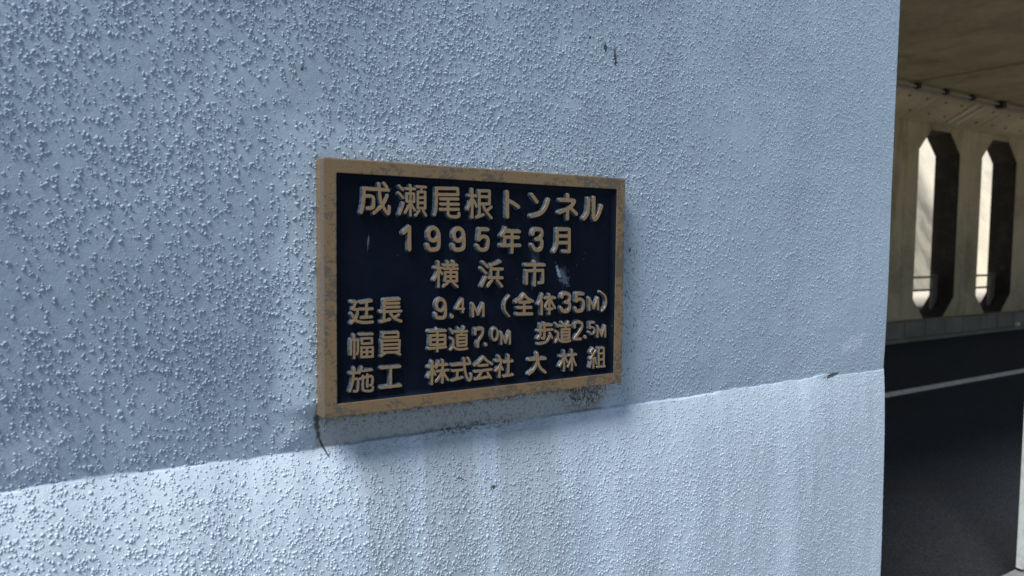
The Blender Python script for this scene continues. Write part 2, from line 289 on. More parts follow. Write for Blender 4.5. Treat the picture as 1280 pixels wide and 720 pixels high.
# strokes of every cast character: (character, stroke half-width in 0.01 mm, strokes as x,z pairs in 0.1 mm on the plaque)
GLYPHS = [
('成',244,[[663,3536,1075,3530],[665,3536,665,3527,664,3509,664,3481,663,3445,662,3409,660,3374,657,3340,653,3307,648,3276,643,3248,636,3223,629,3201,624,3185,620,3174,618,3168],[679,3422,688,3422,705,3423,731,3425,766,3427,793,3421,811,3409,820,3390,821,3364,822,3338,822,3314,822,3291,822,3269,815,3253,802,3242,782,3236,755,3236,735,3236,722,3236,715,3236],[911,3620,912,3611,913,3594,914,3569,916,3535,919,3499,923,3463,929,3425,935,3387,945,3350,957,3315,972,3283,991,3252,1008,3226,1023,3203,1037,3185,1050,3171,1061,3163,1069,3162,1076,3168,1080,3180,1083,3193,1085,3208,1086,3225,1086,3243,1086,3257,1086,3266,1086,3271],[998,3630,1043,3574],[1052,3447,1049,3441,1044,3427,1035,3408,1024,3381,1012,3356,999,3333,986,3311,972,3291,953,3270,931,3248,904,3225,874,3200,851,3182,835,3170,828,3164]]),
('瀬',199,[[1260,3605,1321,3545],[1258,3490,1322,3421],[1330,3337,1328,3331,1324,3318,1318,3299,1310,3274,1302,3250,1294,3227,1284,3207,1275,3187,1268,3173,1263,3163,1261,3158],[1371,3566,1532,3568],[1453,3620,1454,3145],[1391,3488,1515,3490,1517,3362,1392,3364,1391,3488],[1433,3314,1431,3310,1427,3302,1422,3290,1415,3274,1406,3258,1397,3242,1387,3226,1377,3210,1369,3198,1363,3191,1361,3187],[1476,3316,1478,3313,1480,3308,1484,3300,1490,3290,1496,3279,1502,3268,1510,3257,1518,3246,1524,3238,1528,3233,1530,3230],[1567,3607,1726,3606],[1651,3601,1647,3542],[1586,3523,1715,3528,1716,3262,1586,3266,1586,3523],[1592,3432,1711,3437],[1592,3350,1712,3354],[1608,3224,1548,3147],[1680,3226,1731,3150]]),
('尾',242,[[1923,3597,2315,3610,2324,3511,1936,3497],[1923,3597,1923,3585,1923,3562,1923,3526,1923,3479,1923,3433,1922,3391,1920,3350,1918,3312,1915,3278,1910,3248,1905,3222,1898,3200,1893,3184,1890,3173,1888,3167],[2000,3429,2325,3439],[1998,3343,2333,3351],[1993,3257,2336,3268],[2136,3426,2136,3415,2137,3391,2137,3356,2137,3310,2137,3269,2138,3234,2138,3205,2138,3182,2151,3163,2176,3150,2215,3142,2266,3140,2305,3142,2331,3149,2344,3160,2345,3177,2345,3189,2346,3198,2346,3202]]),
('根',229,[[2597,3614,2601,3140],[2533,3506,2676,3503],[2594,3475,2593,3470,2590,3459,2586,3442,2581,3420,2573,3397,2563,3372,2550,3346,2535,3318,2524,3298,2517,3284,2513,3277],[2628,3428,2681,3329],[2734,3592,2939,3598,2941,3378,2746,3373],[2750,3497,2933,3497],[2736,3590,2744,3163],[2688,3144,2821,3193],[2818,3360,2820,3354,2824,3344,2829,3327,2837,3306,2851,3281,2871,3254,2898,3224,2931,3192,2955,3167,2972,3151,2980,3143],[2978,3328,2889,3257]]),
('ト',331,[[3299,3596,3308,3173],[3337,3444,3343,3442,3354,3438,3371,3432,3394,3425,3418,3415,3442,3403,3468,3389,3495,3372,3515,3360,3529,3351,3535,3347]]),
('ン',325,[[3815,3572,3927,3453],[4184,3499,4180,3489,4172,3470,4161,3442,4146,3404,4128,3369,4107,3336,4081,3305,4053,3277,4019,3254,3980,3235,3936,3220,3886,3210,3849,3203,3824,3198,3812,3196]]),
('ネ',324,[[4616,3599,4613,3523],[4450,3504,4468,3504,4503,3504,4556,3504,4627,3505,4684,3504,4726,3504,4754,3502,4767,3500,4769,3491,4762,3473,4745,3448,4718,3415,4681,3385,4637,3357,4583,3333,4521,3311,4475,3295,4444,3284,4429,3278],[4613,3340,4616,3172],[4693,3358,4697,3356,4703,3351,4714,3344,4728,3334,4743,3323,4759,3312,4776,3298,4794,3284,4807,3273,4816,3266,4821,3263]]),
('ル',352,[[5100,3550,5100,3537,5100,3512,5101,3474,5102,3423,5101,3379,5097,3341,5091,3310,5082,3285,5071,3263,5057,3242,5042,3223,5024,3207,5011,3194,5002,3186,4997,3182],[5229,3574,5229,3560,5229,3532,5229,3491,5229,3435,5230,3379,5231,3325,5232,3271,5233,3218,5240,3185,5254,3171,5275,3176,5302,3201,5327,3232,5349,3268,5370,3309,5389,3356,5403,3391,5412,3414,5417,3426]]),
('1',301,[[1335,2866,1434,2955,1438,2598]]),
('9',301,[[1960,2848,1953,2808,1933,2774,1904,2751,1869,2743,1834,2751,1805,2773,1785,2806,1778,2846,1785,2886,1804,2920,1833,2943,1868,2951,1903,2944,1933,2922,1953,2888,1960,2848],[1965,2861,1966,2853,1967,2838,1968,2815,1970,2784,1971,2753,1971,2721,1970,2689,1969,2657,1962,2631,1949,2613,1930,2601,1906,2597,1883,2594,1860,2593,1839,2594,1818,2597,1802,2604,1789,2613,1780,2627,1775,2644,1771,2656,1768,2665,1767,2669]]),
('9',311,[[2432,2849,2425,2809,2406,2775,2376,2752,2341,2743,2306,2751,2276,2773,2256,2807,2249,2846,2255,2886,2275,2920,2304,2943,2339,2951,2374,2944,2404,2922,2425,2888,2432,2849],[2435,2855,2436,2848,2437,2834,2439,2812,2441,2784,2442,2755,2443,2724,2443,2692,2442,2659,2436,2633,2422,2614,2403,2603,2378,2598,2354,2595,2331,2594,2308,2595,2287,2598,2270,2605,2257,2615,2249,2629,2246,2646,2243,2659,2241,2667,2240,2671]]),
('5',292,[[2910,2942,2746,2946,2733,2767],[2733,2767,2738,2771,2748,2780,2763,2792,2783,2809,2805,2820,2828,2824,2852,2823,2877,2815,2897,2803,2910,2785,2916,2763,2916,2736,2915,2709,2912,2682,2907,2656,2901,2630,2887,2611,2867,2598,2840,2592,2807,2592,2779,2596,2756,2605,2740,2618,2728,2635,2720,2648,2714,2657,2711,2661]]),
('年',285,[[3275,2970,3273,2966,3270,2957,3265,2943,3258,2925,3250,2908,3239,2892,3226,2877,3212,2863,3201,2852,3194,2845,3190,2842],[3276,2918,3561,2916],[3252,2817,3539,2815],[3254,2807,3254,2684],[3186,2673,3572,2675],[3407,2914,3408,2556]]),
('3',325,[[3845,2877,3847,2881,3849,2891,3853,2906,3858,2925,3867,2940,3881,2952,3899,2959,3921,2962,3944,2963,3966,2964,3989,2963,4011,2961,4028,2951,4040,2934,4046,2909,4047,2877,4039,2851,4024,2829,4001,2813,3971,2801,3948,2793,3933,2787,3925,2784],[3963,2791,3968,2791,3978,2789,3993,2787,4014,2784,4030,2776,4041,2761,4048,2741,4050,2715,4049,2690,4046,2667,4040,2645,4031,2625,4017,2610,3997,2599,3972,2594,3941,2594,3915,2600,3893,2610,3875,2627,3861,2648,3851,2665,3844,2675,3840,2681]]),
('月',290,[[4388,2970,4661,2972,4669,2568,4526,2575],[4388,2970,4388,2954,4388,2923,4389,2875,4390,2812,4390,2759,4387,2716,4383,2682,4377,2658,4370,2637,4361,2618,4350,2601,4337,2587,4328,2576,4322,2569,4319,2565],[4398,2850,4655,2853],[4400,2728,4658,2729]]),
('横',205,[[1966,2394,1968,1983],[1906,2298,2026,2294],[1961,2268,1960,2262,1957,2252,1954,2235,1949,2213,1942,2192,1932,2171,1920,2150,1905,2130,1894,2114,1887,2104,1883,2099],[1983,2259,2031,2197],[2063,2337,2316,2335],[2139,2395,2139,2292],[2249,2394,2250,2291],[2066,2281,2327,2278],[2194,2279,2195,2070],[2090,2222,2311,2219,2312,2070,2091,2074,2090,2222],[2090,2148,2312,2145],[2141,2045,2058,1985],[2242,2043,2323,1978]]),
('浜',236,[[2828,2380,2914,2302],[2798,2276,2883,2197],[2884,2129,2800,1976],[3172,2392,3167,2390,3156,2385,3140,2378,3118,2369,3095,2361,3072,2354,3047,2348,3021,2343,3002,2339,2989,2336,2982,2335],[2982,2335,2985,2119],[3000,2265,3217,2262],[3126,2254,3127,2116],[2942,2114,3215,2109],[3002,2067,2918,1970],[3111,2065,3210,1963]]),
('市',253,[[3898,2384,3904,1965],[3696,2329,4113,2325],[3731,1998,3728,2225,4079,2230,4083,2013,3994,2002]]),
('廷',212,[[456,1784,525,1781,483,1671,558,1661],[558,1661,557,1655,556,1644,555,1628,553,1606,550,1585,544,1565,537,1547,528,1530,517,1514,504,1500,490,1487,474,1474,462,1465,454,1459,450,1456],[460,1598,463,1592,470,1579,480,1560,494,1534,509,1513,528,1496,548,1483,571,1474,594,1467,616,1462,639,1457,662,1455,686,1453,711,1453,737,1453,764,1455,784,1456,797,1457,804,1458],[604,1768,785,1791],[705,1771,704,1535],[594,1668,801,1665],[614,1533,790,1537]]),
('長',211,[[1001,1793,1265,1800],[1006,1793,997,1464],[1025,1741,1255,1738],[1030,1679,1260,1677],[938,1611,1294,1608],[949,1451,1101,1484],[1106,1583,1110,1578,1118,1567,1129,1550,1145,1529,1165,1509,1188,1492,1216,1477,1247,1464,1271,1455,1287,1448,1295,1445],[1254,1553,1188,1515]]),
('9',253,[[2093,1678,2087,1642,2069,1611,2043,1592,2012,1586,1981,1594,1954,1616,1937,1647,1930,1684,1936,1720,1954,1750,1980,1769,2011,1776,2042,1767,2068,1746,2086,1714,2093,1678],[2093,1680,2093,1674,2095,1661,2097,1643,2099,1617,2101,1592,2101,1565,2101,1538,2099,1509,2092,1488,2079,1473,2060,1464,2035,1462,2013,1462,1992,1463,1972,1465,1955,1469,1941,1475,1932,1485,1926,1496,1924,1510,1923,1521,1922,1528,1922,1531]]),
('.',323,[[2217,1484,2222,1479]]),
('4',190,[[2420,1760,2312,1606,2454,1597],[2428,1763,2430,1543]]),
('M',193,[[2631,1462,2629,1673,2730,1489,2835,1672,2837,1459]]),
('(',159,[[3366,1792,3359,1785,3347,1772,3328,1753,3303,1728,3284,1699,3272,1666,3266,1630,3267,1591,3273,1555,3286,1523,3305,1494,3330,1470,3348,1451,3361,1438,3367,1432]]),
('全',258,[[3685,1802,3681,1798,3672,1788,3659,1774,3642,1755,3622,1737,3600,1722,3575,1707,3548,1695,3528,1686,3514,1680,3507,1677],[3685,1802,3689,1798,3697,1789,3708,1775,3724,1757,3742,1741,3765,1725,3790,1711,3819,1698,3841,1689,3856,1682,3863,1679],[3587,1667,3798,1666],[3548,1575,3830,1568],[3530,1460,3852,1452],[3681,1665,3684,1456]]),
('体',226,[[4073,1799,4071,1793,4068,1781,4062,1763,4055,1739,4046,1716,4036,1694,4025,1672,4012,1652,4003,1636,3997,1626,3993,1621],[4061,1669,4065,1436],[4127,1726,4358,1722],[4230,1786,4236,1435],[4221,1706,4144,1564],[4246,1705,4357,1539],[4182,1523,4298,1524]]),
('3',291,[[4514,1731,4515,1735,4518,1742,4523,1753,4529,1768,4539,1780,4553,1788,4571,1793,4592,1795,4613,1794,4633,1791,4653,1786,4672,1779,4686,1766,4695,1746,4698,1720,4696,1687,4689,1663,4676,1646,4658,1636,4634,1635,4617,1634,4605,1633,4600,1633],[4617,1636,4622,1635,4633,1633,4649,1630,4671,1626,4687,1616,4697,1599,4701,1575,4699,1545,4694,1519,4686,1499,4675,1484,4662,1473,4645,1466,4625,1462,4601,1461,4574,1464,4551,1470,4533,1479,4519,1492,4510,1509,4503,1521,4498,1529,4496,1533]]),
('5',280,[[5010,1777,4854,1782,4853,1647],[4853,1647,4857,1650,4866,1655,4879,1664,4896,1675,4916,1680,4938,1680,4963,1674,4990,1662,5010,1643,5022,1618,5027,1585,5024,1545,5018,1513,5008,1489,4994,1473,4976,1464,4957,1457,4935,1454,4912,1453,4887,1455,4868,1460,4853,1468,4844,1479,4840,1493,4836,1504,4834,1511,4833,1515]]),
('M',202,[[5169,1471,5164,1693,5275,1494,5374,1690,5379,1472]]),
(')',184,[[5436,1800,5444,1795,5461,1785,5486,1769,5519,1748,5545,1719,5562,1684,5571,1642,5573,1592,5567,1550,5555,1515,5536,1487,5510,1466,5491,1451,5478,1441,5472,1435]]),
('幅',176,[[446,967,446,1193,561,1189,560,1006,544,965],[500,1265,499,908],[594,1269,802,1266],[627,1206,793,1200,793,1119,627,1122,627,1206],[618,1061,805,1057,805,909,618,915,618,1061],[626,990,802,985],[710,1058,709,908]]),
('員',182,[[980,1272,1242,1265,1242,1192,983,1200,980,1272],[963,1148,1267,1139,1260,948,966,959,963,1148],[971,1082,1256,1075],[971,1021,1257,1013],[1017,946,949,906],[1204,944,1278,906]]),
('施',177,[[502,746,502,688],[437,670,576,674],[486,666,486,658,485,641,484,616,483,583,478,549,471,515,461,481,448,446,438,420,431,402,428,393],[494,579,498,579,507,579,520,580,537,580,550,572,559,555,563,530,563,497,562,467,561,442,558,420,555,403,550,390,541,383,529,380,515,383,504,385,497,386,493,387],[626,752,585,665],[634,693,793,698],[593,570,599,571,613,574,633,578,660,584,687,588,713,592,740,596,766,598,785,595,798,586,805,571,805,550,804,530,803,512,800,495,797,480,793,467,788,459,782,454,774,453,768,452,764,451,763,451],[717,630,717,435],[642,613,642,601,642,577,641,542,640,494,640,456,641,426,643,405,646,393,658,382,678,374,707,368,744,363,773,364,793,369,804,380,807,396,808,407,809,415,810,419]]),
('工',215,[[946,714,1275,711],[1112,712,1113,393],[937,399,1288,401]]),
('車',210,[[1794,1251,2101,1247],[1949,1276,1948,914],[1822,1181,2094,1172,2095,1019,1822,1026,1822,1181],[1829,1110,2087,1099],[1795,966,2109,972]]),
('道',188,[[2204,1256,2236,1197],[2343,1276,2361,1225],[2459,1283,2433,1224],[2293,1213,2518,1213],[2409,1207,2402,1169],[2330,1158,2504,1156,2503,977,2334,976,2330,1158],[2337,1100,2497,1097],[2338,1036,2498,1034],[2201,1111,2204,1110,2210,1109,2220,1107,2232,1105,2242,1095,2248,1078,2251,1054,2252,1022,2248,995,2242,972,2232,954,2219,940,2209,929,2203,922,2199,919],[2252,975,2255,971,2261,965,2271,955,2284,942,2300,932,2321,924,2346,918,2375,915,2403,913,2430,912,2457,913,2482,915,2501,917,2514,918,2521,918]]),
('7',222,[[2678,1153,2680,1236,2827,1241],[2827,1241,2827,1235,2827,1223,2827,1205,2827,1180,2821,1154,2809,1127,2790,1098,2765,1067,2746,1038,2734,1012,2728,989,2729,968,2730,952,2730,941,2731,936]]),
('.',296,[[2885,965,2890,959]]),
('0',172,[[3132,1126,3128,1085,3115,1051,3095,1029,3072,1022,3048,1032,3028,1056,3015,1092,3009,1133,3014,1174,3026,1208,3046,1230,3069,1237,3093,1228,3113,1203,3127,1168,3132,1126]]),
('M',173,[[3207,950,3205,1155,3293,967,3384,1158,3387,945]]),
('歩',236,[[4045,1248,4047,1142],[4129,1269,4131,1150],[4144,1237,4291,1229],[3994,1139,4308,1146],[4131,1150,4131,1142,4131,1126,4131,1103,4132,1071,4132,1046,4131,1025,4130,1010,4128,1001,4124,995,4117,992,4108,993,4097,997,4088,1000,4082,1001,4079,1002],[4043,1098,4042,1095,4041,1088,4039,1078,4037,1064,4032,1050,4025,1038,4016,1026,4005,1015,3997,1006,3991,1001,3988,998],[4252,1080,4306,995],[4253,1030,4249,1023,4242,1009,4231,988,4217,961,4195,939,4163,923,4124,913,4076,908,4041,904,4017,902,4005,901]]),
('道',212,[[4392,1247,4432,1194],[4533,1261,4558,1209],[4676,1267,4645,1211],[4487,1198,4713,1201],[4614,1191,4607,1143],[4528,1132,4703,1134,4701,958,4531,956,4528,1132],[4537,1077,4696,1076],[4538,1019,4697,1017],[4387,1104,4390,1103,4396,1102,4406,1100,4419,1097,4429,1088,4435,1072,4439,1050,4439,1022,4436,997,4429,974,4420,954,4407,936,4397,923,4390,914,4387,910],[4439,974,4443,970,4451,963,4462,952,4477,938,4496,926,4519,916,4545,910,4575,906,4603,904,4631,903,4658,905,4684,907,4704,910,4717,911,4723,912]]),
('2',247,[[4823,1159,4823,1164,4823,1175,4822,1190,4822,1210,4827,1226,4838,1238,4855,1246,4877,1250,4899,1251,4921,1250,4944,1246,4966,1241,4983,1230,4994,1214,4998,1193,4997,1167,4990,1141,4978,1116,4961,1091,4940,1066,4918,1042,4896,1018,4874,995,4852,972,4836,955,4825,944,4819,938],[4819,938,4966,929]]),
('.',311,[[5075,964,5079,957]]),
('5',179,[[5291,1224,5182,1225,5184,1121],[5184,1121,5187,1122,5194,1126,5203,1131,5215,1138,5228,1141,5243,1139,5258,1134,5274,1125,5286,1113,5294,1098,5298,1080,5297,1058,5293,1041,5284,1027,5271,1017,5254,1010,5239,1008,5224,1010,5211,1016,5200,1027,5191,1034,5186,1040,5183,1042]]),
('M',181,[[5376,943,5376,1150,5477,959,5563,1146,5568,938]]),
('株',211,[[1858,743,1851,374],[1790,658,1919,663],[1845,638,1844,633,1843,625,1840,612,1837,595,1831,578,1823,559,1814,540,1802,520,1793,505,1787,495,1784,490],[1866,617,1912,525],[1977,740,1976,736,1974,730,1972,719,1968,705,1964,692,1958,679,1950,667,1942,655,1935,646,1931,640,1929,637],[1963,682,2137,673],[1943,579,2155,580],[2054,746,2047,381],[2034,563,2032,557,2028,547,2021,532,2013,511,2002,491,1989,472,1973,453,1956,435,1943,422,1934,413,1930,408],[2065,563,2067,558,2070,550,2075,538,2081,522,2090,504,2102,486,2115,466,2131,446,2144,431,2152,420,2156,415]]),
('式',203,[[2233,655,2579,654],[2248,557,2433,559],[2334,552,2332,418],[2234,395,2434,431],[2466,747,2467,736,2467,715,2469,684,2470,642,2473,602,2479,563,2486,525,2496,489,2506,456,2517,428,2530,403,2543,383,2555,370,2567,366,2579,370,2590,382,2598,395,2603,410,2605,427,2604,444,2603,458,2603,467,2603,471],[2544,747,2579,680]]),
('会',211,[[2850,746,2845,741,2836,732,2822,718,2803,699,2782,682,2760,665,2736,650,2710,636,2690,625,2678,618,2671,614],[2850,746,2854,741,2864,731,2878,716,2897,696,2918,678,2939,661,2962,646,2986,632,3005,622,3017,616,3023,612],[2753,605,2927,600],[2679,507,3012,518],[2814,496,2748,394],[2681,377,2975,395],[2936,462,2998,371]]),
('社',216,[[3163,733,3184,679],[3102,659,3210,666],[3210,666,3209,659,3206,646,3202,626,3197,599,3187,575,3174,553,3157,533,3136,516,3120,503,3109,494,3104,490],[3176,560,3175,375],[3212,551,3240,498],[3265,626,3446,632],[3361,738,3359,385],[3261,378,3454,387]]),
('大',254,[[3806,627,4162,624],[3980,730,3980,720,3981,701,3983,672,3985,634,3981,596,3973,559,3960,522,3942,486,3922,455,3898,429,3872,409,3844,393,3823,382,3809,374,3801,371],[3992,583,3995,575,4001,560,4010,538,4021,507,4038,479,4059,453,4085,428,4116,404,4139,387,4155,375,4163,369]]),
('林',188,[[4586,732,4590,361],[4502,638,4658,640],[4571,621,4570,616,4567,605,4562,588,4556,566,4548,544,4537,523,4525,503,4510,483,4499,468,4491,458,4488,453],[4609,618,4664,512],[4770,733,4772,359],[4701,637,4869,646],[4760,625,4758,620,4756,608,4752,590,4746,567,4739,543,4729,518,4716,493,4701,468,4690,449,4683,437,4679,430],[4784,624,4786,617,4791,605,4797,587,4805,562,4815,538,4824,516,4835,495,4847,474,4855,459,4861,449,4864,444]]),
('組',180,[[5272,731,5206,664],[5206,660,5287,606],[5337,686,5221,540],[5212,535,5337,545],[5286,532,5286,359],[5232,493,5201,378],[5332,507,5358,428],[5422,377,5413,727,5536,723,5545,367],[5421,623,5539,617],[5424,504,5541,501],[5372,367,5571,365]])]

# ------------------------------------------------------------------ ground, road, roof
ZG = -1.25
def sheet(name, x0, x1, y0, y1, z, m, n=1):
    mb = MB(); mb.add([(x0, y0, z), (x1, y0, z), (x1, y1, z), (x0, y1, z)], [(0, 1, 2, 3)])
    return tag(mb.build(name, [m]), kind='structure')
sheet('ground', -150, 200, -150, 200, ZG-.012, M_PAVE)
sheet('road', -60, 90, .30, 5.5, ZG, M_ROAD)
line = sheet('road_marking', -60, 90, 3.10, 3.24, ZG+.004, M_LINE)

pm = MB(); box(pm, -60, 60, -2.6, .338, ZG-.01, ZG+.15, .012)
tag(pm.build('pavement', [M_PAVE]), kind='structure')

# far kerb, block by block
kerb = tag(empty('kerb', (0, 5.5, ZG)), kind='structure')
km = MB(); box(km, 0, .594, 0, .2, -.01, .30, .012); k0 = km.build('kerb_block', [M_KERB], kerb)
k0.location = (7.2, 0, 0)
for i in range(1, 30):
    c = k0.copy(); COL.objects.link(c); c.parent = kerb; c.location = (7.2+.6*i, random.uniform(-.004, .004), random.uniform(-.004, .004))
km = MB(); box(km, 24.2+1.0, 60, 0, .2, -.01, .30, .012); o = km.build('kerb_run', [M_KERB], kerb)
km = MB(); box(km, -40, 7.194, 0, .2, -.01, .30, .012); o = km.build('kerb_run', [M_KERB], kerb)
km = MB(); box(km, -40, 60, -.10, -.002, -.01, .055, .006); o = km.build('gutter', [M_KERB], kerb)

# ceiling: cast slabs with an open transverse joint every 9.4 m, nearer slab edge flush with the painted wall
ceil = tag(empty('ceiling', (0, 0, 2.6)), kind='structure')
edges = [-7.2, 1.03, 10.43, 19.83, 29.2]
for a, b in zip(edges[:-1], edges[1:]):
    mb = MB(); box(mb, a+.035, b-.035, .03, 6.2, 0, .8, .012); mb.build('ceiling_slab', [M_CEIL], ceil)
mb = MB(); box(mb, edges[0], edges[-1], .06, 6.17, .05, .78); mb.build('slab_core', [M_CLAMP], ceil)

# ------------------------------------------------------------------ far side wall of the tunnel, one bay per opening
YW, TH = 5.7, .42
PITCH, XL, OW, BV = 2.04, 11.95, 1.28, .34
Z0, ZO0, ZO1, ZT = -1.27, -.955, 2.165, 2.258
side = tag(empty('pillared_wall', (0, YW, ZG)), 'brown concrete tunnel side wall of pillars between tall octagonal openings, across the road', 'wall')
def bay_mesh():
    mb = MB(); a = -(PITCH-OW)/2+.004; b = OW+(PITCH-OW)/2-.004
    xs = [a, 0, BV, OW-BV, OW, b]
    lo = [None, ZO0+BV, ZO0, ZO0, ZO0+BV, None]; hi = [None, ZO1-BV, ZO1, ZO1, ZO1-BV, None]
    for y, flip in ((0, False), (TH, True)):
        def q(p):
            p = [(px, y, pz-ZG) for px, pz in p]
            mb.add(p, [tuple(range(len(p)))[::-1] if flip else tuple(range(len(p)))])
        q([(a, Z0), (0, Z0), (0, ZO0+BV), (0, ZO1-BV), (0, ZT), (a, ZT)])
        q([(OW, Z0), (b, Z0), (b, ZT), (OW, ZT), (OW, ZO1-BV), (OW, ZO0+BV)])
        for i in (1, 2, 3):
            q([(xs[i], Z0), (xs[i+1], Z0), (xs[i+1], lo[i+1]), (xs[i], lo[i])])
            q([(xs[i], hi[i]), (xs[i+1], hi[i+1]), (xs[i+1], ZT), (xs[i], ZT)])
    oc = [(0, ZO0+BV), (BV, ZO0), (OW-BV, ZO0), (OW, ZO0+BV), (OW, ZO1-BV), (OW-BV, ZO1), (BV, ZO1), (0, ZO1-BV)]
    for i in range(8):
        p, s = oc[i], oc[(i+1) % 8]
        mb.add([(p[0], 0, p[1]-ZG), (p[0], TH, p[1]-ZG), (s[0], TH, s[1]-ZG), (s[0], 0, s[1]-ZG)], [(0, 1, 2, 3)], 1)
    for p, s in (((a, Z0), (a, ZT)), ((b, Z0), (b, ZT)), ((a, ZT), (b, ZT))):
        mb.add([(p[0], 0, p[1]-ZG), (p[0], TH, p[1]-ZG), (s[0], TH, s[1]-ZG), (s[0], 0, s[1]-ZG)], [(0, 1, 2, 3)])
    return mb
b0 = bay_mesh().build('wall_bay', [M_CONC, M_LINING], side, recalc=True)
hm = MB()   # sloped haunch panel above one bay
a = -(PITCH-OW)/2+.004; b = a+PITCH/2-.012
pr = [(0, 2.262), (-.65, 2.605), (TH, 2.605), (TH, 2.262)]
vs = [(x, y, z-ZG) for x in (a, b) for y, z in pr]
hm.add(vs, [(0, 1, 2, 3), (7, 6, 5, 4), (0, 4, 5, 1), (1, 5, 6, 2), (2, 6, 7, 3), (3, 7, 4, 0)])
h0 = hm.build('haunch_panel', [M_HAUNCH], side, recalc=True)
KS = list(range(-9, 9))
for k in KS:
    for s, dx in ((b0, 0), (h0, 0), (h0, PITCH/2)):
        if k == KS[0] and dx == 0: o = s
        else: o = s.copy(); COL.objects.link(o); o.parent = side
        o.location = (XL+PITCH*k+dx, random.uniform(-.003, .003) if s is h0 else 0, 0)

# plugged formwork tie holes on the haunch, four to a panel
pm = MB(); tube(pm, (0, 0, 0), tuple(Vector((0, -.343, -.65)).normalized()*.006), .022, 10)
pg = pm.build('tie_hole_plug', [M_CLAMP], side); first = True
for k in range(-3, 4):
    for dx in (.28, .76, 1.30, 1.78):
        for t in (.28, .68):
            if first: o = pg; first = False
            else: o = pg.copy(); COL.objects.link(o); o.parent = side
            o.location = (XL+PITCH*k-.38+dx, -.65*t, 2.262+.343*t-ZG)

# guard rails standing in the openings (only those the opening shows)
def rail(k):
    r = empty('guard_rail', (XL+PITCH*k, YW+.27, ZO0))
    pm = MB(); box(pm, 1.055, 1.20, -.03, .03, -.0, .72, .006); pm.build('post', [M_STEEL], r)
    for z in (.675, .45):
        m2 = MB(); tube(m2, (.0, -.0, z), (1.053, .0, z), .019); m2.build('rail', [M_STEEL], r)
    return r
labs = {0: 'two bar guard rail with a flat post in the opening nearest the pale painted wall',
        1: 'two bar guard rail with a flat post in the opening where daylight is brightest'}
for k in (0, 1, 2):
    tag(rail(k), labs.get(k, 'two bar guard rail in the third opening, just right of the brightest one'), 'guard rail', 'guard rails in the wall openings')

# conduit in the angle of ceiling and haunch, pale strips added for lit streaks on the haunch
cd = tag(empty('cable_conduit', (10, 4.99, 2.55)), 'thin metal conduit clipped along the angle where the ceiling meets the far wall', 'conduit')
mb = MB(); tube(mb, (-6, 0, 0), (12, 0, 0), .018, 8); mb.build('pipe', [M_PIPE], cd)
mb = MB(); tube(mb, (-6, .052, -.035), (12, .052, -.035), .015, 8); mb.build('pipe', [M_PIPE], cd)
cm = MB(); box(cm, -.05, .05, -.035, .035, -.03, .045, .006)
c0 = None
for x in (.55, 1.33, 2.1, 3.92, 4.75):
    if c0 is None: o = c0 = cm.build('clamp', [M_CLAMP], cd)
    else: o = c0.copy(); COL.objects.link(o); o.parent = cd
    o.location = (x, 0, 0)
jb = MB(); box(jb, 2.93, 3.08, -.06, .07, -.06, .045, .01); jb.build('junction_box', [M_CLAMP], cd)
sp = tag(empty('streak_pair', (12.7, 5.37, 2.42)), 'pair of thin pale strips standing for streaks of light down the sloped concrete above the first opening', 'light streak')
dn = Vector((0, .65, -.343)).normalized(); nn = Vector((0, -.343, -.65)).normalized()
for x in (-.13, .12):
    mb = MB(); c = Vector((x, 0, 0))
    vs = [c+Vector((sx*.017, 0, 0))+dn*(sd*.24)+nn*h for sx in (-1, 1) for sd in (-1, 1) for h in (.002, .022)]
    mb.add(vs, [(0, 1, 3, 2), (4, 6, 7, 5), (0, 4, 5, 1), (2, 3, 7, 6), (0, 2, 6, 4), (1, 5, 7, 3)]); mb.build('lit_streak', [M_STRIP], sp, recalc=True)
rf = MB(); box(rf, 15.02, 15.14, 5.44, 5.50, ZG+.055, ZG+.12, .012)
tag(rf.build('kerb_reflector', [M_STRIP]), 'small white reflector at the foot of the far kerb, near the right edge', 'reflector')

# sunlit battered retaining wall beyond the openings, and the verge in front of it
rw = tag(empty('retaining_wall', (0, 9, ZG)), 'sunlit pale concrete retaining wall leaning back, seen bright through the openings', 'wall')
for i in range(16):
    x0 = 6+i*3.0; m2 = MB()
    vs = [(x, y, z) for x in (x0+.01, x0+2.99) for y, z in ((0, 0), (2.4, 5.2), (2.9, 5.2), (2.9, 0))]
    m2.add(vs, [(0, 1, 2, 3), (7, 6, 5, 4), (0, 4, 5, 1), (1, 5, 6, 2), (2, 6, 7, 3), (3, 7, 4, 0)]); m2.build('wall_panel', [M_OUT], rw, recalc=True)
vg = MB(); box(vg, -20, 70, 6.25, 8.9, ZG-.01, ZG+.42, .02); tag(vg.build('verge', [M_VERGE]), kind='structure')

# white post at the right edge
po = tag(empty('white_post', (3.137, .290, ZG+.15)), 'flat white painted post at the right edge, standing on the kerbed pavement', 'post')
mb = MB(); box(mb, .0, .16, 0, .03, .012, 3.65, .004); mb.build('upright', [M_POST], po)
mb = MB(); box(mb, .012, .20, -.02, .018, 0, .0115, .002); mb.build('base_plate', [M_STEEL], po)

